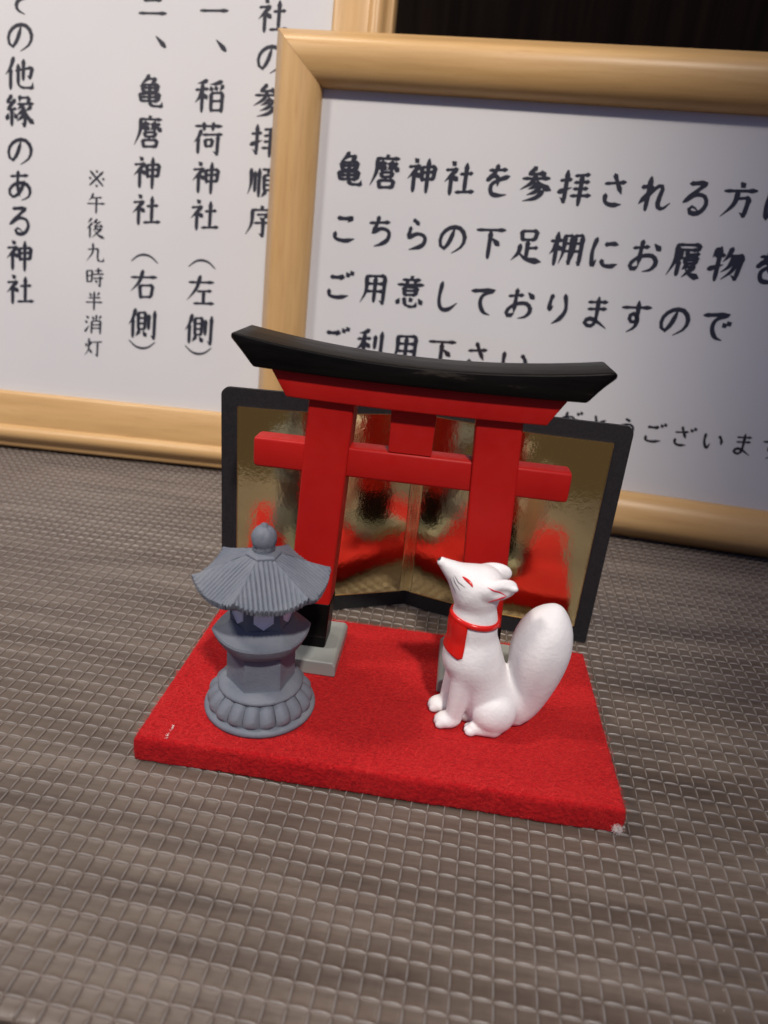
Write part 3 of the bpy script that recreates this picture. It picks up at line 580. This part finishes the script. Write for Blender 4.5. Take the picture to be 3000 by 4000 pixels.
# ---------------- folding screen ----------------
B = np.array([49.6, 79.4])
scr = empty("folding_screen", (*B, 0), "two-panel folding screen with a black border and shiny gold foil, standing behind the red gate", "folding screen")
def spline(pts, n=60):
    P = np.array(pts, float); Q = np.vstack([2*P[0]-P[1], P, 2*P[-1]-P[-2]]); out = []
    for i in range(len(P)-1):
        a, b, c, d = Q[i:i+4]
        for t in np.arange(16)/16: out.append(0.5*(2*b+(c-a)*t+(2*a-5*b+4*c-d)*t*t+(3*b-3*c+d-a)*t**3))
    out.append(P[-1]); return np.array(out)
def panel(pts, side):
    """pts run from the fold to the outer edge; the card is gently bowed"""
    C = spline(pts); L_ = np.r_[0, np.cumsum(np.linalg.norm(np.diff(C, axis=0), axis=1))]; L = L_[-1]
    T = np.gradient(C, axis=0); T /= np.linalg.norm(T, axis=1, keepdims=True); Nn = np.stack([T[:, 1], -T[:, 0]], 1)*side
    def W(s, dep, z):
        c = np.array([np.interp(s, L_, C[:, k]) for k in (0, 1)]); n = np.array([np.interp(s, L_, Nn[:, k]) for k in (0, 1)])
        q = c+n*dep-B; return (q[0], q[1], z)
    Hs, r = 65.3, 2.2
    ss = list(np.linspace(0, L-r, 34))+[L-r+r*math.sin(a) for a in np.linspace(0.2, math.pi/2, 7)]
    V = []
    for s in ss:
        h = Hs if s <= L-r else Hs-r+math.sqrt(max(0, r*r-(s-L+r)**2))
        V += [W(s, 0, 0), W(s, 0, h), W(s, -1.3, h), W(s, -1.3, 0)]
    m = len(ss); F = []
    for i in range(m-1):
        a, b = 4*i, 4*i+4
        F += [(a+k, a+(k+1) % 4, b+(k+1) % 4, b+k) for k in range(4)]
    F += [(0, 1, 2, 3), (4*m-4, 4*m-3, 4*m-2, 4*m-1)]
    p = obj("panel", V, fixn(V, F), M_card, scr, smooth=True); es = p.modifiers.new("split", 'EDGE_SPLIT'); es.split_angle = R(30)
    s0, s1 = 1.6, L-4.5
    n_, m_ = 60, 40; V = []
    for z in np.linspace(5.0, 60.3, m_):
        for s in np.linspace(s0, s1, n_): V.append(W(s, 0.12+0.010*math.sin(s*0.5+z*0.12)+0.006*math.sin(z*0.5+s*0.2), z))
    obj("gold_foil", V, grid_faces(n_, m_), M_gold, p, smooth=True)
    V, F = [], []; e = 0.17
    def strip(sa, sb, za, zb):
        for q in np.linspace(0, 1, 30)[:-1]:
            x0 = sa+(sb-sa)*q; x1 = sa+(sb-sa)*(q+1/29); k = len(V)
            V.extend([W(x0, 0.25, za), W(x1, 0.25, za), W(x1, 0.25, zb), W(x0, 0.25, zb), W(x0, 0.02, za), W(x1, 0.02, za), W(x1, 0.02, zb), W(x0, 0.02, zb)])
            F.extend([tuple(k+i for i in f) for f in ((0, 1, 2, 3), (4, 5, 1, 0), (3, 2, 6, 7))])
    strip(s0, s1, 60.3, 60.3+e); strip(s0, s1, 5.0-e, 5.0)
    k = len(V); V += [W(s1, 0.25, 5.0), W(s1+e, 0.25, 5.0), W(s1+e, 0.25, 60.3), W(s1, 0.25, 60.3), W(s1+e, 0.02, 5.0), W(s1+e, 0.02, 60.3)]; F += [(k, k+1, k+2, k+3), (k+1, k+4, k+5, k+2)]
    obj("foil_edge", V, fixn(V, F), M_goldedge, p)
    return W
WL = panel([B, (44.0, 76.95), (38.0, 74.3), (32.0, 71.7), (25.5, 69.2), (17.5, 67.2), (8.0, 65.8), (-3.54, 64.9)], -1)
WR = panel([B, (55.5, 77.55), (62.0, 75.7), (69.0, 74.0), (77.0, 72.6), (86.0, 71.7), (95.0, 71.3), (104.3, 71.1)], 1)
# creased foil over the hinge
prof = []
for t in np.linspace(-1, 1, 41):
    off = 0.20+0.24*abs(math.sin(t*11.5))**2*(1-0.5*abs(t)); q = (WL if t < 0 else WR)(abs(t)*2.0, off, 0); prof.append(q)
V = []; zs = np.linspace(5.0, 60.3, 30)
for z in zs:
    for i, q in enumerate(prof): V.append((q[0]+0.04*math.sin(z*0.8+i*.4), q[1]+0.03*math.sin(z*0.5+.7*i), z))
obj("hinge_crease", V, grid_faces(len(prof), len(zs)), M_gold, scr, smooth=True)

# ---------------- stone lantern ----------------
LX, LY = 21.95, 16.3
lan = empty("stone_lantern", (LX, LY, FH), "small grey Japanese stone lantern with a ribbed six-sided roof, on the left of the felt", "stone lantern")
def wob(V, amp=0.035):
    V = np.array(V, float); return V+rng.normal(0, amp, V.shape)
def lathe(prof, n=64, rfn=None):
    V = [(r*math.cos(2*math.pi*i/n)*(rfn(i/n, z) if rfn else 1), r*math.sin(2*math.pi*i/n)*(rfn(i/n, z) if rfn else 1), z) for r, z in prof for i in range(n)]
    F = [tuple(f) for f in grid_faces(n, len(prof), True)]
    m = len(prof); F += [tuple(range(n-1, -1, -1)), tuple(range((m-1)*n, m*n))]
    return V, F
def hexloft(prof, a0, sub=1, rnd=0):
    V = []; n = 6*sub
    for r, z in prof:
        for i in range(6):
            a, b = R(a0+60*i), R(a0+60*(i+1))
            for k in range(sub):
                t = k/sub; x, y = r*((1-t)*math.cos(a)+t*math.cos(b)), r*((1-t)*math.sin(a)+t*math.sin(b)); g = 1+rnd*(r*0.955/math.hypot(x, y)-1); V.append((x*g, y*g, z+rnd*0.9*max(0, r-8.5)/2.3*(abs(2*t-1)**2-0.4)))
    F = [tuple(f) for f in grid_faces(n, len(prof), True)]; m = len(prof)
    F += [tuple(range(n-1, -1, -1)), tuple(range((m-1)*n, m*n))]
    return V, F
z0 = FH
V, F = lathe([(11.6, 0), (12.2, 0.15), (12.3, 0.7), (12.1, 1.25), (11.4, 1.5), (8, 1.6)], 72)
basep = obj("base_ring", V, fixn(V, F), M_stone, lan, smooth=True)
V, F = lathe([(8.5, 1.4), (9.6, 2.2), (9.0, 4.8), (8.8, 5.7), (9.2, 6.0), (9.35, 6.4), (9.1, 6.8), (8.4, 7.2), (7.6, 7.6), (6.0, 7.65)], 72)
obj("base_disc", V, fixn(V, F), M_stone, lan, smooth=True)
# lotus petals: one mesh shared
NP = 19
def petal():
    V = []; nu, nv = 9, 9
    for j in range(nv):
        t = j/(nv-1); zc = 1.35+4.6*t; rc = 11.85-0.10*t-2.65*t**2.2
        half = math.pi/NP*0.985
        for i in range(nu):
            u = -1+2*i/(nu-1); a = u*half; bul = (1-abs(u)**2.2)*1.25*math.sin(math.pi*min(1, 0.22+0.78*(1-t)))**0.6
            rr = rc-0.95+bul; V.append((rr*math.cos(a), rr*math.sin(a), zc))
    k = len(V); V += [(8.4*math.cos(-half), 8.4*math.sin(-half), 1.4), (8.4*math.cos(half), 8.4*math.sin(half), 1.4)]
    return V, grid_faces(nu, nv)
pv, pf = petal(); pm = mesh("petal", pv, pf, M_stone, smooth=True)
for i in range(NP):
    o = bpy.data.objects.new("petal", pm); col.objects.link(o); o.parent = lan; o.rotation_euler = (0, 0, 2*math.pi*(i+0.5)/NP); s = 1+random.uniform(-.012, .012); o.scale = (s, s, 1+random.uniform(-.02, .02))
A0 = -102
V, F = hexloft([(8.0, 6.9), (7.6, 7.4), (7.5, 8.0), (7.4, 15.5)], A0)
obj("pillar", V, fixn(V, F), M_stone, lan, bevel=0.18)
V, F = hexloft([(7.4, 16.0), (8.5, 16.3), (9.5, 17.2), (10.1, 18.1), (10.5, 18.9), (10.8, 19.7), (10.6, 20.2), (9.9, 20.3), (8.4, 20.7), (7.2, 21.9), (6.8, 22.5)], A0+2, 8, 0.5)
V = [(x, y, z+0.9*max(0, (math.hypot(x, y)-8.6)/2.4)*0) for x, y, z in V]
pf_ = obj("platform", V, fixn(V, F), M_stone, lan, smooth=True); es = pf_.modifiers.new("split", "EDGE_SPLIT"); es.split_angle = R(34)
V, F = hexloft([(6.9, 21.8), (6.8, 22.3), (6.7, 30.5)], A0)
fire = obj("fire_box", V, fixn(V, F), M_stone, lan, bevel=0.12)
ap = 6.72*math.cos(R(30))
wv, wf = [], []
shape = [(0, 22.7), (2.05, 24.3), (2.0, 28.6), (-2.0, 28.6), (-2.05, 24.3)]
inner = [(0, 23.1), (1.75, 24.45), (1.7, 28.3), (-1.7, 28.3), (-1.75, 24.45)]
V = [(ap+0.02, x, z) for x, z in shape]+[(ap+0.25, x*0.97, 24+(z-24)*0.98) for x, z in shape]+[(ap+0.25, x, z) for x, z in inner]+[(ap+0.10, x*0.95, z) for x, z in inner]
F = [(i, (i+1) % 5, 5+(i+1) % 5, 5+i) for i in range(5)]+[(5+i, 5+(i+1) % 5, 10+(i+1) % 5, 10+i) for i in range(5)]+[(10+i, 10+(i+1) % 5, 15+(i+1) % 5, 15+i) for i in range(5)]+[(15, 16, 17, 18, 19)]
wm = mesh("window", V, fixn(V, F), M_win)
for i in range(6):
    o = bpy.data.objects.new("window", wm); col.objects.link(o); o.parent = fire; o.rotation_euler = (0, 0, R(A0+30+60*i))
# roof: six faces with raked grooves
def roof():
    V, F = [], []; AR = -97; nq, ns = 133, 26
    rt, zt = 3.2, 37.3
    for f in range(6):
        am = R(AR+30+60*f); cs, sn = math.cos(am), math.sin(am); k = len(V)
        for j in range(ns):
            s = j/(ns-1); apo = rt+(13.0-rt)*s; hw = apo*math.tan(R(30))
            zc = zt-5.9*s**1.12
            for i in range(nq):
                q = -1+2*i/(nq-1); t = q*hw; lift = 2.0*abs(q)**2.4*s**2
                fr_ = ((t+0.11*f)/0.95) % 1.0; ridge = -0.52*math.exp(-((fr_-0.5)/0.16)**2)*(0.5+0.5*min(1, s*3))*min(1, max(0, (1-abs(q))*12))+0.04*math.sin(37*(int((t+9)/0.95)+f))
                jag = 0.12*math.sin(t*7.3+f) if j == ns-1 else 0
                ao = apo*(1-0.045*abs(q)**2*s)+jag+(0.10*random.uniform(-1, 1) if j == ns-1 else 0)
                z = zc+lift+ridge+0.03*math.sin(t*3.1+s*9+f)+random.uniform(-.022, .022)
                tt_ = t*(1-0.045*abs(q)**2*s); V.append((ao*cs-tt_*sn, ao*sn+tt_*cs, z))
        for j in range(ns-1):
            for i in range(nq-1): F.append((k+j*nq+i, k+j*nq+i+1, k+(j+1)*nq+i+1, k+(j+1)*nq+i))
        # eave edge and underside
        e = [k+(ns-1)*nq+i for i in range(nq)]; k2 = len(V)
        for idx, i in enumerate(e):
            x, y, z = V[i]; q = -1+2*idx/(nq-1); V.append((x*0.985, y*0.985, zt-6.0+2.0*abs(q)**2.4-1.2))
        for idx, i in enumerate(e):
            x, y, z = V[i]; q = -1+2*idx/(nq-1); V.append((x*0.78, y*0.78, zt-6.0+1.1*abs(q)**2.4-2.3))
        for idx, i in enumerate(e):
            x, y, z = V[i]; V.append((x*0.46, y*0.46, zt-9.0))
        lay = [e]+[[k2+l*nq+i for i in range(nq)] for l in range(3)]
        for l in range(3):
            for i in range(nq-1): F.append((lay[l][i], lay[l+1][i], lay[l+1][i+1], lay[l][i+1]))
    return V, F
V, F = roof()
rf = obj("roof", V, np.array([f for f in F]), M_stone, lan, smooth=True)
es = rf.modifiers.new("split", 'EDGE_SPLIT'); es.split_angle = R(50)
V, F = hexloft([(3.3, 36.6), (3.7, 37.0), (3.75, 37.6), (3.3, 38.0), (2.5, 38.1)], -97)
obj("roof_cap", V, fixn(V, F), M_stone, lan, bevel=0.15)
V, F = lathe([(2.3, 37.3), (2.1, 37.7), (2.05, 38.4), (2.25, 38.9), (2.1, 39.1), (2.35, 39.6), (2.55, 40.4), (2.6, 41.2), (2.4, 42.2), (1.85, 43.0), (1.1, 43.5), (0.72, 43.6), (0.62, 44.0), (0.3, 44.2)], 40)
V = wob(V, 0.065); obj("finial", [tuple(v) for v in V], fixn([tuple(v) for v in V], F), M_stone, lan, smooth=True)

# ---- fox figurine: one smooth body from a distance field (f forward, l left, z up; mm) ----
def _caps(P, a, b, ra, rb):
    a = np.array(a, float); b = np.array(b, float); ab = b-a
    t = np.clip(((P-a)@ab)/(ab@ab), 0, 1)
    return np.linalg.norm(P-(a+t[..., None]*ab), axis=-1)-(ra+(rb-ra)*t)
def _ell(P, c, r, pitch=0.0, yaw=0.0):
    Q = P-np.array(c, float)
    if yaw:
        cs, sn = math.cos(yaw), math.sin(yaw)
        Q = np.stack([Q[..., 0]*cs+Q[..., 1]*sn, -Q[..., 0]*sn+Q[..., 1]*cs, Q[..., 2]], -1)
    if pitch:
        cs, sn = math.cos(pitch), math.sin(pitch)
        Q = np.stack([Q[..., 0]*cs+Q[..., 2]*sn, Q[..., 1], -Q[..., 0]*sn+Q[..., 2]*cs], -1)
    r = np.array(r, float)
    k0 = np.linalg.norm(Q/r, axis=-1); k1 = np.linalg.norm(Q/(r*r), axis=-1)
    return np.where(k1 > 1e-9, k0*(k0-1)/np.maximum(k1, 1e-9), -r.min())
def _smin(a, b, k):
    h = np.clip(0.5+0.5*(b-a)/k, 0, 1)
    return b*(1-h)+a*h-k*h*(1-h)
def _smax(a, b, k):
    return -_smin(-a, -b, k)
def fox_sdf(P):
    P = np.asarray(P, float)
    # trunk, neck
    d = _caps(P, (-2.6, 0, 6.0), (2.4, 0, 17.0), 6.2, 5.8)
    d = _smin(d, _caps(P, (2.5, 0, 16.5), (3.3, 0, 25), 5.7, 4.7), 3)
    d = _smin(d, _caps(P, (3.1, 0, 25), (3.5, 0, 31), 4.5, 4.4), 2)
    d = _smin(d, _ell(P, (-4.5, 0, 5.5), (5.6, 6.0, 5.8)), 2.5)
    # head, snout
    hd = _ell(P, (3.7, 0, 33.4), (5.0, 4.9, 4.6), 0.35)
    hd = _smin(hd, _caps(P, (5.0, 0, 34.2), (11.6, 0, 38.8), 4.1, 1.05), 2.0)
    hd = _smin(hd, _ell(P, (1.6, 0, 34.6), (3.4, 4.0, 3.4), 0.3), 1.5)
    d = _smin(d, hd, 1.6)
    # ears, laid back
    for s in (1, -1):
        e = _caps(P, (1.9, s*3.3, 35.1), (-3.3, s*4.4, 36.0), 2.1, 0.55)
        e = _smin(e, _ell(P, (-0.3, s*3.9, 35.3), (3.8, 1.2, 2.3), -0.16, s*0.25), 0.8)
        # shallow opening on the outer side of the ear
        e = _smax(e, -_ell(P, (-0.4, s*5.75, 35.1), (2.4, 1.0, 1.25), -0.05, s*0.25), 0.5)
        d = _smin(d, e, 0.9)
    # front legs and paws
    for s, f0, l0 in ((1, 5.3, 3.0), (-1, 6.3, -2.5)):
        g = _caps(P, (3.3, s*2.5, 18.0), (f0-0.3, l0, 2.6), 3.5, 1.85)
        g = _smin(g, _ell(P, (f0+1.2, l0, 1.6), (2.7, 2.2, 1.75)), 1.0)
        for k in (-1, 0, 1):
            g = _smin(g, _ell(P, (f0+2.9-0.25*abs(k), l0+k*1.25, 1.05), (1.15, 0.78, 0.98)), 0.35)
        d = _smin(d, g, 0.55)
    d = _smin(d, _caps(P, (3.6, 0, 1.4), (0, 0, 2.5), 1.8, 3.6), 1.0)   # plaster left between the legs
    # haunches and hind feet
    for s in (1, -1):
        d = _smin(d, _ell(P, (-3.4, s*4.3, 5.3), (4.9, 3.8, 5.1), 0.15), 0.3)
        d = _smin(d, _caps(P, (-3.5, s*5.2, 1.7), (0.6, s*5.2, 1.5), 2.0, 1.5), 0.7)
        for k in (-1, 0, 1):
            d = _smin(d, _ell(P, (1.7-0.2*abs(k), s*5.2+k*1.0, 1.0), (1.15, 0.7, 0.95)), 0.35)
    # tail
    kz = np.array([0, .14, .3, .45, .6, .75, .88, 1.0]); tt = np.linspace(0, 1, 19)
    def sp(v):
        c = np.polyfit(kz, np.array(v, float), 5); return np.polyval(c, tt)
    cx = sp([-9.2, -10.8, -11.6, -11.9, -12.1, -12.4, -12.9, -13.6]); cz = sp([2.8, 5.6, 9.5, 13.6, 18.0, 22.0, 25.0, 27.9]); rr = sp([3.3, 3.8, 4.6, 5.6, 6.4, 6.2, 5.0, 2.8])
    t = _caps(P, (cx[0], 0, cz[0]), (cx[1], 0, cz[1]), rr[0], rr[1])
    for i in range(1, 18): t = _smin(t, _caps(P, (cx[i], 0, cz[i]), (cx[i+1], 0, cz[i+1]), rr[i], rr[i+1]), 0.25)
    d = _smin(d, t, 1.6)
    # small grooves: mouth
    d = _smax(d, -_caps(P, (12.2, -1.5, 38.1), (12.2, 1.5, 38.1), 0.14, 0.14), 0.12)
    for s in (1, -1):
        d = _smax(d, -_caps(P, (12.0, s*0.9, 38.1), (9.6, s*2.6, 36.2), 0.13, 0.05), 0.12)
    # flat underside
    return _smax(d, -P[..., 2], 0.6)
def fox_grad(P):
    e = 0.02; g = []
    for k in range(3):
        v = np.zeros(3); v[k] = e
        g.append((fox_sdf(P+v)-fox_sdf(P-v))/(2*e))
    g = np.stack(g, -1)
    return g/np.maximum(np.linalg.norm(g, axis=-1, keepdims=True), 1e-9)
def fox_snap(P, off=0.0):
    P = np.array(P, float)
    for _ in range(8): P = P-(fox_sdf(P))[..., None]*fox_grad(P)*0.9
    return P+fox_grad(P)*off
def surface_nets(fn, lo, hi, h):
    ax = [np.arange(lo[k], hi[k]+h, h) for k in range(3)]
    G = np.stack(np.meshgrid(*ax, indexing='ij'), -1)
    V = np.empty(G.shape[:3])
    for i in range(G.shape[0]): V[i] = fn(G[i])
    S = V < 0; n = np.array(V.shape)-1
    acc = np.zeros(tuple(n)+(3,)); cnt = np.zeros(tuple(n))
    offs = [(a, b, c) for a in (0, 1) for b in (0, 1) for c in (0, 1)]
    def sl(o): return tuple(slice(o[k], o[k]+n[k]) for k in range(3))
    for a in offs:
        for k in range(3):
            if a[k]: continue
            b = list(a); b[k] = 1
            va, vb = V[sl(a)], V[sl(b)]; m = (va < 0) != (vb < 0)
            t = np.where(m, va/np.where(m, va-vb, 1), 0)
            p = np.array(a, float)+np.zeros(tuple(n)+(3,)); p[..., k] += t
            acc += np.where(m[..., None], p, 0); cnt += m
    act = cnt > 0; idx = -np.ones(tuple(n), int); idx[act] = np.arange(act.sum())
    base = np.stack(np.meshgrid(*[np.arange(x) for x in n], indexing='ij'), -1)
    P = (base[act]+acc[act]/cnt[act][:, None])*h+np.array(lo)
    F = []
    for k in range(3):
        u, v = (k+1) % 3, (k+2) % 3
        s0 = [slice(1, n[q]) for q in range(3)]; s0[k] = slice(0, n[k])
        s1 = list(s0); s1[k] = slice(1, n[k]+1)
        A, B = S[tuple(s0)], S[tuple(s1)]; ch = np.argwhere(A != B)
        if not len(ch): continue
        inside = A[tuple(ch.T)]
        c = ch.copy(); c[:, u] += 1; c[:, v] += 1
        def at(du, dv):
            q = c.copy(); q[:, u] += du; q[:, v] += dv; return idx[tuple(q.T)]
        q = np.stack([at(-1, -1), at(0, -1), at(0, 0), at(-1, 0)], 1)
        q[~inside] = q[~inside][:, ::-1]
        F.append(q)
    return P, np.concatenate(F)

# ---------------- fox ----------------
fox = empty("fox_figurine", (70, 21.5, FH), "white fox figurine sitting with raised snout, red bib and thick tail, right on the felt", "fox figurine", (0, 0, R(187)))
P, F = surface_nets(fox_sdf, (-20.5, -9.5, -0.7), (14.5, 9.5, 41.5), 0.34)
for _ in range(3): P = P-fox_sdf(P)[:, None]*fox_grad(P)*0.8
body = obj("body", P, F, M_fox, fox, smooth=True)
def tube(path, r, taper=True, off=0.0, n=24, ring=6, flat=1.0):
    C = np.array(path, float); s = np.r_[0, np.cumsum(np.linalg.norm(np.diff(C, axis=0), axis=1))]; t = np.linspace(0, s[-1], n)
    C = np.stack([np.interp(t, s, C[:, k]) for k in range(3)], 1); C = fox_snap(C, off); Nn = fox_grad(C); T = np.gradient(C, axis=0); T /= np.linalg.norm(T, axis=1, keepdims=True)
    S = np.cross(T, Nn); V = []; F = []
    for i in range(n):
        k = i/(n-1); rr = r*((math.sin(math.pi*min(max(k, .03), .97))**0.5) if taper else 1)
        for q in range(ring):
            a = 2*math.pi*q/ring; V.append(tuple(C[i]+S[i]*math.cos(a)*rr+Nn[i]*math.sin(a)*rr*flat))
    F = [tuple(f) for f in grid_faces(ring, n, True)]+[tuple(range(ring)), tuple(range((n-1)*ring, n*ring))]
    return V, fixn(V, F)
for s in (1, -1):
    E_ = [(7.49, 2.67*s, 37.14), (6.83, 3.1*s, 36.85), (6.18, 3.56*s, 36.53), (5.7, 3.96*s, 36.16), (5.44, 4.28*s, 35.74)]
    obj("eye", *tube(E_, 0.36, flat=0.45), M_redgloss, fox, smooth=True)
    E1 = [(2.59, 5.13*s, 36.38), (1.3, 5.46*s, 35.86), (-0.29, 4.77*s, 35.2), (-1.6, 4.74*s, 34.5)]
    E2 = [(-1.7, 4.72*s, 34.33), (-0.61, 4.94*s, 33.98), (0.85, 4.96*s, 33.37), (2.03, 4.85*s, 32.79)]
    obj("ear_outline", *tube(E1, 0.20, flat=0.4, n=30), M_pink, fox, smooth=True)
    obj("ear_outline", *tube(E2, 0.30, flat=0.3, n=30), M_pink, fox, smooth=True)
    for W_ in ([(9.89, 1.79*s, 36.15), (9.22, 2.01*s, 34.69), (8.27, 2.76*s, 33.11)], [(9.38, 2.15*s, 36.76), (8.82, 2.53*s, 35.51), (7.66, 3.54*s, 34.28)], [(9.09, 2.22*s, 37.02), (8.23, 2.89*s, 35.87), (6.77, 3.94*s, 35.25)]):
        obj("whisker", *tube(W_, 0.10, flat=0.4, n=14), M_line, fox, smooth=True)
# nose tip
V, F = [], []
nn_ = 12
for j in range(6):
    for i in range(nn_):
        a = 2*math.pi*i/nn_; rr = 0.62*j/5; c = np.array([12.35, 0, 39.6]); d = np.array([0.72, 0, 0.69]); u = np.array([0, 1., 0]); v = np.cross(d, u)
        V.append(c+u*rr*math.cos(a)*1.1+v*rr*math.sin(a)*0.8)
V = fox_snap(np.array(V), 0.05); obj("nose", [tuple(v) for v in V], [tuple(f) for f in grid_faces(nn_, 6, True)], M_line, fox, smooth=True)
def radial(theta, z, c=(3.1, 0)):
    theta = np.asarray(theta, float); z = np.asarray(z, float); d = np.stack([np.cos(theta), np.sin(theta), 0*theta], -1)
    o = np.stack([c[0]+0*theta, c[1]+0*theta, z], -1); lo = np.zeros_like(theta)+0.5; hi = np.zeros_like(theta)+9.0
    t = lo.copy()
    for _ in range(60): t = t-fox_sdf(o+d*t[..., None])*0.8
    return o+d*t[..., None], d
# collar
n = 72; th = np.linspace(0, 2*math.pi, n, endpoint=False); zc = 26.65+0.55*np.cos(th)
C, d = radial(th, zc); V = []; ring = 8
for i in range(n):
    for q in range(ring):
        a = 2*math.pi*q/ring; V.append(tuple(C[i]+d[i]*(0.05+0.50*math.cos(a))+np.array([0, 0, 1])*0.72*math.sin(a)))
F = [(i*ring+q, i*ring+(q+1) % ring, ((i+1) % n)*ring+(q+1) % ring, ((i+1) % n)*ring+q) for i in range(n) for q in range(ring)]
obj("collar", V, fixn(V, F), M_redgloss, fox, smooth=True)
# bib
nu, nv = 41, 30; V = []
for j in range(nv):
    t = j/(nv-1)
    for i in range(nu):
        u = -1+2*i/(nu-1); th_ = u*R(67)
        zb = 18.9-0.5*abs(u)**2+0.9*max(0, abs(u)-0.86)/0.14; z = 26.8+(zb-26.8)*t
        V.append((th_, z, 0.42-0.62*max(max(0, (abs(u)-0.94)/0.06), max(0, (t-0.96)/0.04))+0.06*math.sin(u*7+t*5)*math.sin(t*6)))
V = np.array(V); Cb, db = radial(V[:, 0], V[:, 1]); gB = fox_grad(Cb); Pb = Cb+gB*V[:, 2:3]
obj("bib", [tuple(v) for v in Pb], [tuple(f) for f in grid_faces(nu, nv)], M_redgloss, fox, smooth=True)
